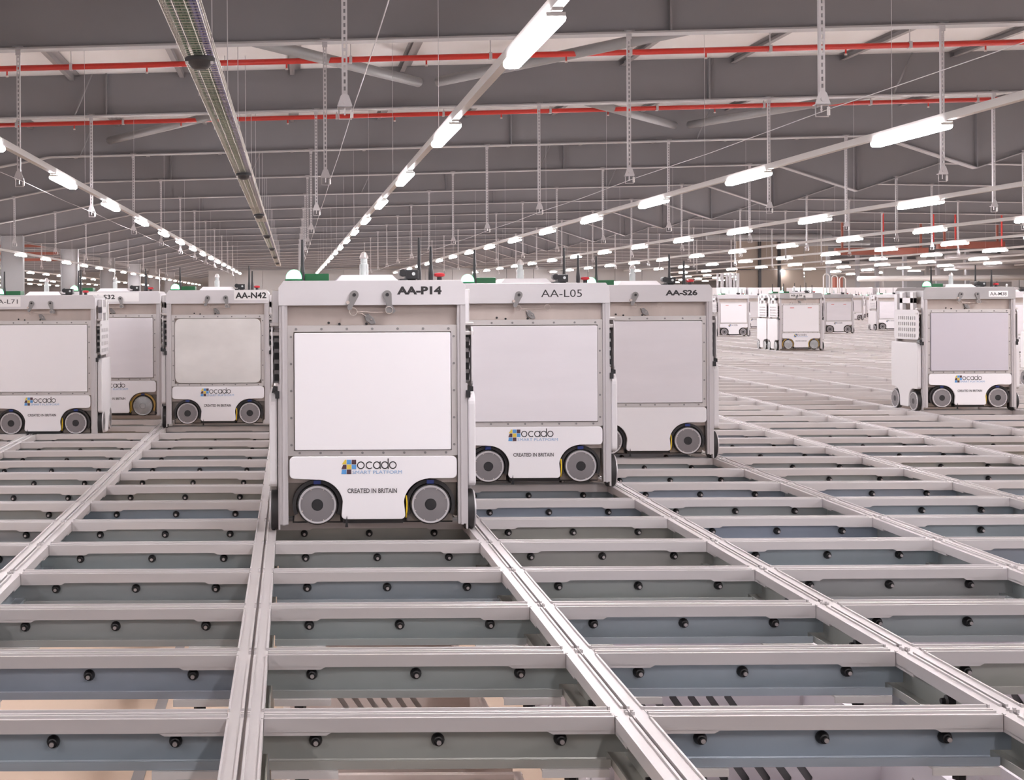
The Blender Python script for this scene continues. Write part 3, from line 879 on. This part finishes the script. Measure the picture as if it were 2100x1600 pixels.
# round wind braces under the roof
for a, b, lb in (((-1.0, 17.2), (1.95, 21.9), 'big round grey brace tube under roof, left of the brightest lamp'),
                 ((5.1, 17.9), (2.25, 21.9), 'big round grey brace tube under roof, passing behind the brightest lamp'),
                 ((-0.5, 23.9), (-3.6, 28.6), 'round grey brace tube left of the cable tray, under the third beam'),
                 ((4.6, 23.9), (7.6, 28.5), 'round grey brace tube right of the lamps, under the third beam'),
                 ((10.2, 24.1), (7.9, 28.5), 'round grey brace tube high at right, under the third beam')):
    mb = MB()
    h = 3.27
    za, zb_ = CAMH+h+0.0207*a[0], CAMH+h+0.0207*b[0]
    mb.tube([(a[0], a[1], za), (b[0], b[1], zb_)], 0.075, 'bracegrey', 14)
    tag(link('brace_tube', mb.mesh('brace')), lb, 'brace', 'round roof braces')
# red sprinkler pipes
mb = MB(); mb.cyl((0, 0, 0), 'z', 0.012, -0.10, -0.035, 'pipe', 8); mb.cyl((0, 0, 0), 'z', 0.02, -0.115, -0.095, 'steel', 8)
SPR = mb.mesh('sprinkler')
mb = MB(); mb.box(-0.02, 0.02, -0.046, 0.046, -0.046, 0.046, 'strut'); mb.box(-0.006, 0.006, -0.006, 0.006, 0.046, 0.41, 'strut')
CLP = mb.mesh('clip')
for k in range(0, 2):
    y = 19.55 + RAFD*k
    x0, x1 = max(-0.203*y-2, -30), min(0.51*y+2, 13.6)
    zf = lambda x: CAMH + 3.25 + 0.0207*x
    t = empty('sprinkler_pipe', (0, y, 0), 'red sprinkler pipe crossing below the ceiling, %s from the camera' % ordw(k+1), 'pipe', 'red sprinkler pipes')
    mb = MB(); mb.tube([(x0, 0, zf(x0)), (x1, 0, zf(x1))], 0.04, 'pipe', 12); link('pipe', mb.mesh('pipe_run'), t)
    x = -8 + 0.35
    while x < x1:
        if x > x0:
            if k < 3: link('sprinkler_head', SPR, t, (x, 0, zf(x)))
            if k < 3 or int(x*10) % 4 == 0: link('hanger_clip', CLP, t, (x+0.87, 0, zf(x+0.87)))
        x += 1.9

# ------------------------------------------------------------------ lighting tracks with batten lamps
HL = 1.43
mb = MB()
mb.box(-0.028, 0.028, -0.80, 0.80, 0.055, 0.075, 'trunk'); mb.box(-0.05, 0.05, -0.755, 0.755, 0.035, 0.056, 'trunk')
hous_me = mb.mesh('lamp_housing')
mb = MB()
pr = rrect(-0.055, 0.055, 0.0, 0.06, 0.026, 5)
mb.prism(pr, -0.74, 0.74, 'y', 'lamp')
diff_me = mb.mesh('lamp_diffuser', 0.01)
tracks = [(-25.8, 50, 136, 2), (-21.6, 46, 136, 2), (-17.4, 40, 136, 2), (-13.2, 30, 136, 2), (-8.5, -8, 80, 0), (-2.78, -18, 76, 0), (1.377, -18, 76, 0), (5.59, -18, 76, 0), (9.97, -18, 76, 0),
          (14.2, -10, 76, 0), (18.4, 4, 76, 0), (22.6, 30, 76, 1), (26.9, 40, 76, 1), (31.0, 46, 72, 1), (35.5, 52, 72, 1)]
FAR_END = 136  # past the partition, unseen lamps are added to light the far roof
ti = {-2.78: 'first track left of the cable tray', -8.5: 'second track left of the cable tray', -13.2: 'third track left of the tray', -17.4: 'fourth track left of the tray', -21.6: 'fifth track left of the tray', -25.8: 'sixth track left of the tray'}
for i, x in enumerate((1.377, 5.59, 9.97, 14.2, 18.4, 22.6, 26.9, 31.0, 35.5)):
    ti[x] = '%s track right of the cable tray' % ordw(i+1)
for x, ya, yb, sh in tracks:
    nm = ti[x]
    z = CAMH + HL
    mb = MB(); mb.box(x-0.03, x+0.03, ya-1.2, FAR_END+1.2, z+0.07, z+0.135, 'trunk')
    o = link('lighting_track', mb.mesh('trunking'))
    tag(o, 'white ceiling trunking carrying lamps, the ' + nm, 'lighting track', 'lighting tracks')
    mb = MB(); mb.tube([(x, 0, z+0.13), (x, 0, CAMH+rafH(x)+0.655)], 0.0025, 'strut', 4); wm = mb.mesh('suspension_wire')
    for kk in range(-6, 12):
        q = RAF0 + RAFD*(kk+0.45)
        if ya-1 < q < yb+1 and q > 3: link('suspension_wire', wm, o, (0, q, 0))
    seen = 0
    off = {-2.78: 0.2, 9.97: 0.8, 14.2: 0.8, 18.4: -0.5, 22.6: 1.2, 26.9: 2.1}.get(x, 0.2 if x != 1.377 else 0.0)
    i = math.ceil((ya-8.2-off)/4.6)
    while 8.2+off+4.6*i <= FAR_END:
        y = 8.2+off+4.6*i; i += 1
        px = 598+2950*x/max(y, 0.1); py = 616-2950*HL/max(y, 0.1) - 0.0055*(px-598)
        vis = y > 1 and -60 < px < 2160 and py > -40 and y <= yb
        if vis:
            seen += 1
            lb = 'lit batten lamp, %s in view, %s' % (ordw(seen), nm)
            gr = 'batten lamps'
        else:
            w_ = 'beyond the far partition' if y > 40 else 'outside the picture'
            lb = 'unseen lit lamp %s, %s' % (w_, nm); gr = 'batten lamps %s, %s' % (w_, nm)
        t = empty('batten_lamp', (x, y, z), lb, 'lamp', gr)
        link('housing', hous_me, t); link('diffuser', diff_me, t)

# ------------------------------------------------------------------ perforated hangers with stirrups, and their wires
HB = 1.42
lines = [-10.25, -6.7, -3.15, 0.40, 3.92, 7.55, 11.1, 14.65, 18.2, 21.75]
tri = MB()
tri.prism([(-0.016, 0.10), (0.016, 0.10), (0.03, 0.085), (0.055, 0.012), (0.055, 0.0), (-0.055, 0.0), (-0.055, 0.012), (-0.03, 0.085)], -0.030, -0.024, 'y', 'strut')
tri.cyl((0, -0.026, 0.04), 'y', 0.016, -0.012, 0.012, 'strut', 12)
tri.box(-0.055, 0.055, -0.03, 0.03, -0.002, 0.004, 'strut')
tri_me = tri.mesh('bracket')
sti = MB()
sti.tube([(-0.043, 0, 0.0), (-0.043, 0, -0.085), (0.05, 0, -0.085), (0.055, 0, -0.02), (0.05, 0, 0.0)], 0.0055, 'strut', 6)
sti.cyl((0, 0, -0.055), 'z', 0.006, 0, 0.06, 'strut', 8)
sti.cyl((0.052, 0, -0.045), 'z', 0.012, -0.03, 0.03, 'trunk', 8)
sti_me = sti.mesh('stirrup')
hname = {0.40: 'first hanger line right of the tray'}
for i, x in enumerate(lines):
    j = i-3
    hname[x] = ('%s hanger line right of the tray' % ordw(j+1)) if j >= 0 else ('%s hanger line left of the tray' % ordw(-j))
for x in lines:
    hgt = rafH(x)
    if -8.7 < x < -4.82: hgt = 2.157+(x+8.7)/3.88*(rafH(-4.82)-2.157)
    if 11.7 < x < 15.7: hgt = min(hgt, 2.58+abs(x-13.7)*0.34)
    Ls = hgt + 0.02 - HB
    mb = MB(); q = 0.02
    mb.box(-0.0205, 0.0205, -0.021, -0.0185, 0, 0.02, 'strut')
    mb.box(-0.0205, -0.0075, -0.021, -0.0185, 0.02, Ls, 'strut'); mb.box(0.0075, 0.0205, -0.021, -0.0185, 0.02, Ls, 'strut')
    mb.box(-0.0205, -0.018, -0.0185, 0.021, 0, Ls, 'strut'); mb.box(0.018, 0.0205, -0.0185, 0.021, 0, Ls, 'strut')
    while q < Ls-0.03:
        mb.box(-0.0075, 0.0075, -0.021, -0.0185, q+0.03, min(q+0.052, Ls), 'strut'); q += 0.052
    st_me = mb.mesh('perforated_strut')
    mb = MB(); mb.box(-0.06, 0.06, -0.05, 0.05, Ls-0.006, Ls, 'strut'); mb.box(-0.03, 0.03, -0.03, -0.022, Ls-0.10, Ls, 'strut'); ft_me = mb.mesh('foot_plate')
    n = 0
    for k in range(-1, 11):
        y = RAF0 + RAFD*k - 0.03
        px = 598+2950*x/y
        if not (-20 < px < 2120): continue
        n += 1
        t = empty('perforated_hanger', (x, y, CAMH+HB), 'perforated steel hanger, %s from camera, %s' % (ordw(n), hname[x]), 'hanger', 'perforated roof hangers')
        link('strut', st_me, t); link('bracket', tri_me, t); link('stirrup', sti_me, t); link('foot_plate', ft_me, t)
for x in (-3.15, 0.40, 3.92):
    mb = MB()
    z = CAMH+HB-0.03
    pts = []
    for k in range(-2, 10):
        pts.append((x+0.055, RAF0+RAFD*k, z)); pts.append((x+0.055, RAF0+RAFD*(k+0.5), z-0.015))
    mb.tube(pts, 0.0032, 'strut', 5)
    tag(link('steel_wire', mb.mesh('wire')), 'thin steel wire strung along the ' + hname[x], 'wire', 'wires strung along the hangers')

# ------------------------------------------------------------------ wire cable tray with black domes
HT = 2.19; XT = -0.82; TWd = 0.14
t = empty('cable_tray', (XT, 0, CAMH+HT), 'long wire basket cable tray running away under the roof', 'cable tray')
mb = MB()
for x, z in ((-TWd, 0), (-TWd/3, 0), (TWd/3, 0), (TWd, 0), (-TWd, 0.055), (TWd, 0.055), (-TWd, 0.11), (TWd, 0.11)):
    mb.tube([(x, 9, z), (x, 92, z)], 0.0035, 'wire', 4)
q = 9.0
while q < 92:
    for a, b in (((-TWd, 0.11), (-TWd, 0)), ((-TWd, 0), (TWd, 0)), ((TWd, 0), (TWd, 0.11))):
        mb.tube([(a[0], q, a[1]), (b[0], q, b[1])], 0.003, 'wire', 4)
    q += 0.11 if q < 40 else 0.3
link('wire_basket', mb.mesh('wire_basket'), t)
for nm, m, xo, r, n in (('cable', 'cableg', -0.03, 0.022, 3), ('cable', 'cablep', 0.085, 0.018, 2), ('cable', 'cableg', -0.09, 0.014, 1)):
    for i in range(n):
        mb = MB(); pts = [(xo+i*0.035+0.008*math.sin(q*0.7+i), q, r+0.006) for q in range(9, 92, 2)]
        mb.tube(pts, r, m, 6); link(nm, mb.mesh('cable'), t)
mb = MB()
mb.tube([(-TWd-0.012, 0, rafH(XT)-HT+0.655), (-TWd-0.012, 0, -0.008), (TWd+0.012, 0, -0.008), (TWd+0.012, 0, rafH(XT)-HT+0.655)], 0.005, 'strut', 5)
sm = mb.mesh('tray_support')
for kk in range(0, 24): link('tray_support', sm, t, (0, RAF0+RAFD*(kk/2-0.73), 0))
for i in range(7):
    y = 12.75+11.65*i
    d = empty('antenna_dome', (XT+0.02, y, CAMH+HT-0.02), 'black radio dome hanging under the cable tray, %s from camera' % ordw(i+1), 'antenna', 'black domes under the cable tray')
    mb = MB()
    mb.lathe((0, 0, 0), 'z', [(0.0001, -0.01), (0.125, -0.01), (0.135, -0.02), (0.135, -0.05), (0.12, -0.062), (0.08, -0.105), (0.05, -0.12), (0.0001, -0.122)], 'black', 24)
    link('dome', mb.mesh('dome'), d)
    mb = MB(); mb.box(-0.10, 0.10, -0.02, 0.02, -0.012, 0.004, 'strut')
    for s in (-1, 1): mb.box(s*0.11-0.012, s*0.11+0.012, -0.09, -0.075, -0.085, -0.06, 'trunk')
    link('mount', mb.mesh('mount'), d)

# ------------------------------------------------------------------ far end of the hall
def thing_box(name, label, cat, boxes, group=None, bevel=0):
    mb = MB()
    for b in boxes: mb.box(*b)
    return tag(link(name, mb.mesh(name, bevel)), label, cat, group)
def PX(px, Y): return (px-598)*Y/2950.0
def PZ(py, px, Y): return CAMH + (616-0.0055*(px-598)-py)*Y/2950.0
Y = 79.0
t = empty('partition', (PX(1605, Y), Y, 0), 'tan panelled partition with dark posts at the far right end', 'partition')
def child(name, boxes, par, px0):
    mb = MB()
    for b in boxes: mb.box(b[0]-par.location.x, b[1]-par.location.x, b[2]-par.location.y, b[3]-par.location.y, b[4], b[5], b[6])
    return link(name, mb.mesh(name), par)
xs = [PX(p, Y) for p in (1510, 1556, 1596, 1650, 1700)]
for a, b in zip(xs[:-1], xs[1:]):
    child('panel', [(a+0.03, b-0.03, Y, Y+0.1, -1.35, 2.3, 'tan')], t, 0)
    child('panel', [(a+0.03, b-0.03, Y, Y+0.1, 2.36, 3.9, 'tan')], t, 0)
for a in xs[1:3]: child('post', [(a-0.07, a+0.07, Y-0.25, Y-0.1, -1.35, 3.9, 'black')], t, 0)
child('beam', [(xs[0]-0.2, xs[-1]+0.3, Y-0.1, Y+0.2, 3.9, 4.15, 'bracegrey')], t, 0)
for i, p in enumerate((1472, 1481, 1491, 1498, 1506, 1513)):
    mb = MB(); x = PX(p, 77); mb.cyl((x, 77, 0), 'z', 0.09 if i % 2 else 0.06, -1.35, 2.1, 'strut', 12)
    tag(link('vertical_duct', mb.mesh('duct')), 'silver vertical pipe right above AA-S26, %s of the cluster from its left' % ordw(i+1), 'pipe', 'silver pipes by the tan partition')
t2 = empty('partition', (PX(1950, 80), 80, 0), 'pale wall panels and dark openings behind AA-M38 at far right', 'partition')
for (p0, p1, z0, z1, m) in ((1812, 1850, -1.35, 2.6, 'walllight'), (1855, 1895, -1.35, 2.2, 'bracegrey'), (1900, 1985, -1.35, 1.8, 'walllight'), (1900, 1975, 1.9, 3.2, 'walllight'),
                            (1990, 2075, -1.35, 1.6, 'walllight'), (2080, 2180, -1.35, 1.3, 'columngrey'), (1985, 2180, 1.7, 2.6, 'walllight')):
    child('panel', [(PX(p0, 80), PX(p1, 80), 80, 80.15, z0, z1, m)], t2, 0)
for i, p in enumerate((1700, 1760, 1800, 1857, 1925, 1985)):
    thing_box('steel_post', 'slim grey post at the far right end, %s from the tan partition' % ordw(i+1), 'post', [(PX(p, 76)-0.09, PX(p, 76)+0.09, 76, 76.2, -1.35, 3.2, 'columngrey')], 'posts at the far right')
for i, (p0, p1, py) in enumerate(((1715, 1905, 516), (1925, 2062, 503))):
    Yg = 62
    hx = [PX(p0, Yg)+0.3, PX(p1, Yg)-0.3]
    thing_box('red_girder', 'rusty red girder at far right, %s AA-M38' % ('left of' if i == 0 else 'above'), 'girder', [(h-0.04, h+0.04, Yg+0.05, Yg+0.13, PZ(py-7, p0, Yg), CAMH+rafH(h)+0.655, 'rust') for h in hx] + [(PX(p0, Yg), PX(p1, Yg), Yg, Yg+0.25, PZ(py+7, p0, Yg), PZ(py-7, p0, Yg), 'rust')], 'red girders')
for i, p in enumerate((1812, 1915, 1960, 2055)):
    mb = MB(); mb.cyl((PX(p, 58), 58, 0), 'z', 0.035, PZ(505, p, 58), CAMH+rafH(PX(p, 58))+0.656, 'pipe', 10)
    tag(link('drop_pipe', mb.mesh('drop')), 'red vertical drop pipe at far right, %s from its left' % ordw(i+1), 'pipe', 'red drop pipes')
for i, (p0, p1, py, m) in enumerate(((1940, 2140, 528, 'strut'), (1960, 2140, 548, 'strut'), (1760, 2140, 572, 'trunk'), (1450, 1720, 487, 'bracegrey'), (1640, 1800, 500, 'bracegrey'))):
    Yd = 70
    mb = MB(); mb.tube([(PX(p0, Yd), Yd, PZ(py, p0, Yd)), (PX(p1, Yd), Yd+1, PZ(py-4, p1, Yd))], 0.13, m, 12)
    tag(link('duct', mb.mesh('hduct')), 'round grey duct across the far right end, %s in height order listing' % ordw(i+1) if False else 'round grey duct across the far right end, ' + ['topmost beside the girders', 'middle one below the girders', 'lowest pale one above AA-M38', 'upper one left of the tan partition', 'one over the tan partition'][i], 'duct', 'far ducts')
thing_box('red_cabinet', 'small red cabinet at the far end above the distant robots', 'cabinet', [(PX(1731, 74), PX(1747, 74), 75.2, 75.6, PZ(590, 1700, 75), PZ(568, 1740, 74), 'rust')])
for i, (p0, p1) in enumerate(((1470, 1530), (1535, 1600), (1625, 1690), (1700, 1790), (1800, 1880), (1930, 2090))):
    thing_box('white_housing', 'low white machine housing at the far grid edge, %s from AA-S26' % ordw(i+1), 'machine', [(PX(p0, 75), PX(p1, 75), 75, 75.9, -1.35, PZ(590, p0, 75), 'whiteplastic')], 'white housings at the far edge', 0.02)
for i, p in enumerate((1695, 1712, 1728)):
    mb = MB(); Yq = 72; x0, x1 = PX(p-6, Yq), PX(p+6, Yq); zz = PZ(562+i*3, p, Yq)
    mb.tube([(x0, Yq, -0.1), (x0, Yq, zz-0.1), (x0+0.08, Yq, zz), (x1-0.08, Yq, zz), (x1, Yq, zz-0.1), (x1, Yq, -0.1)], 0.03, 'trunk', 6)
    tag(link('tube_frame', mb.mesh('tube_frame')), 'white bent tube frame at the far end, %s from the tan partition' % ordw(i+1), 'frame', 'white tube frames')
# pale distant block beyond the left robots and red racking between the left columns
t3 = empty('partition', (PX(780, 79.6), 79.6, 0), 'long pale partition closing the far end of the grid, behind AA-P14', 'partition')
q = -4.6
while q < 20.5:
    child('panel', [(q+0.01, q+1.49, 79.6, 79.75, -1.35, CAMH+1.66, 'walllight')], t3, 0); q += 1.5
child('top_rail', [(-4.6, 20.9, 79.56, 79.8, CAMH+1.66, CAMH+1.72, 'bracegrey')], t3, 0)
for i, (zz, x0, x1) in enumerate(((2.45, -13.5, -10.6), (2.15, -13.8, -10.4), (1.9, -14.0, -10.2))):
    thing_box('red_rack_beam', 'red rack beam between the grey columns at far left, ' + ('top', 'middle', 'bottom')[i], 'beam', [(x0, x1, 63+i, 63.2+i, CAMH+zz-0.06, CAMH+zz+0.06, 'rust')], 'red rack beams')
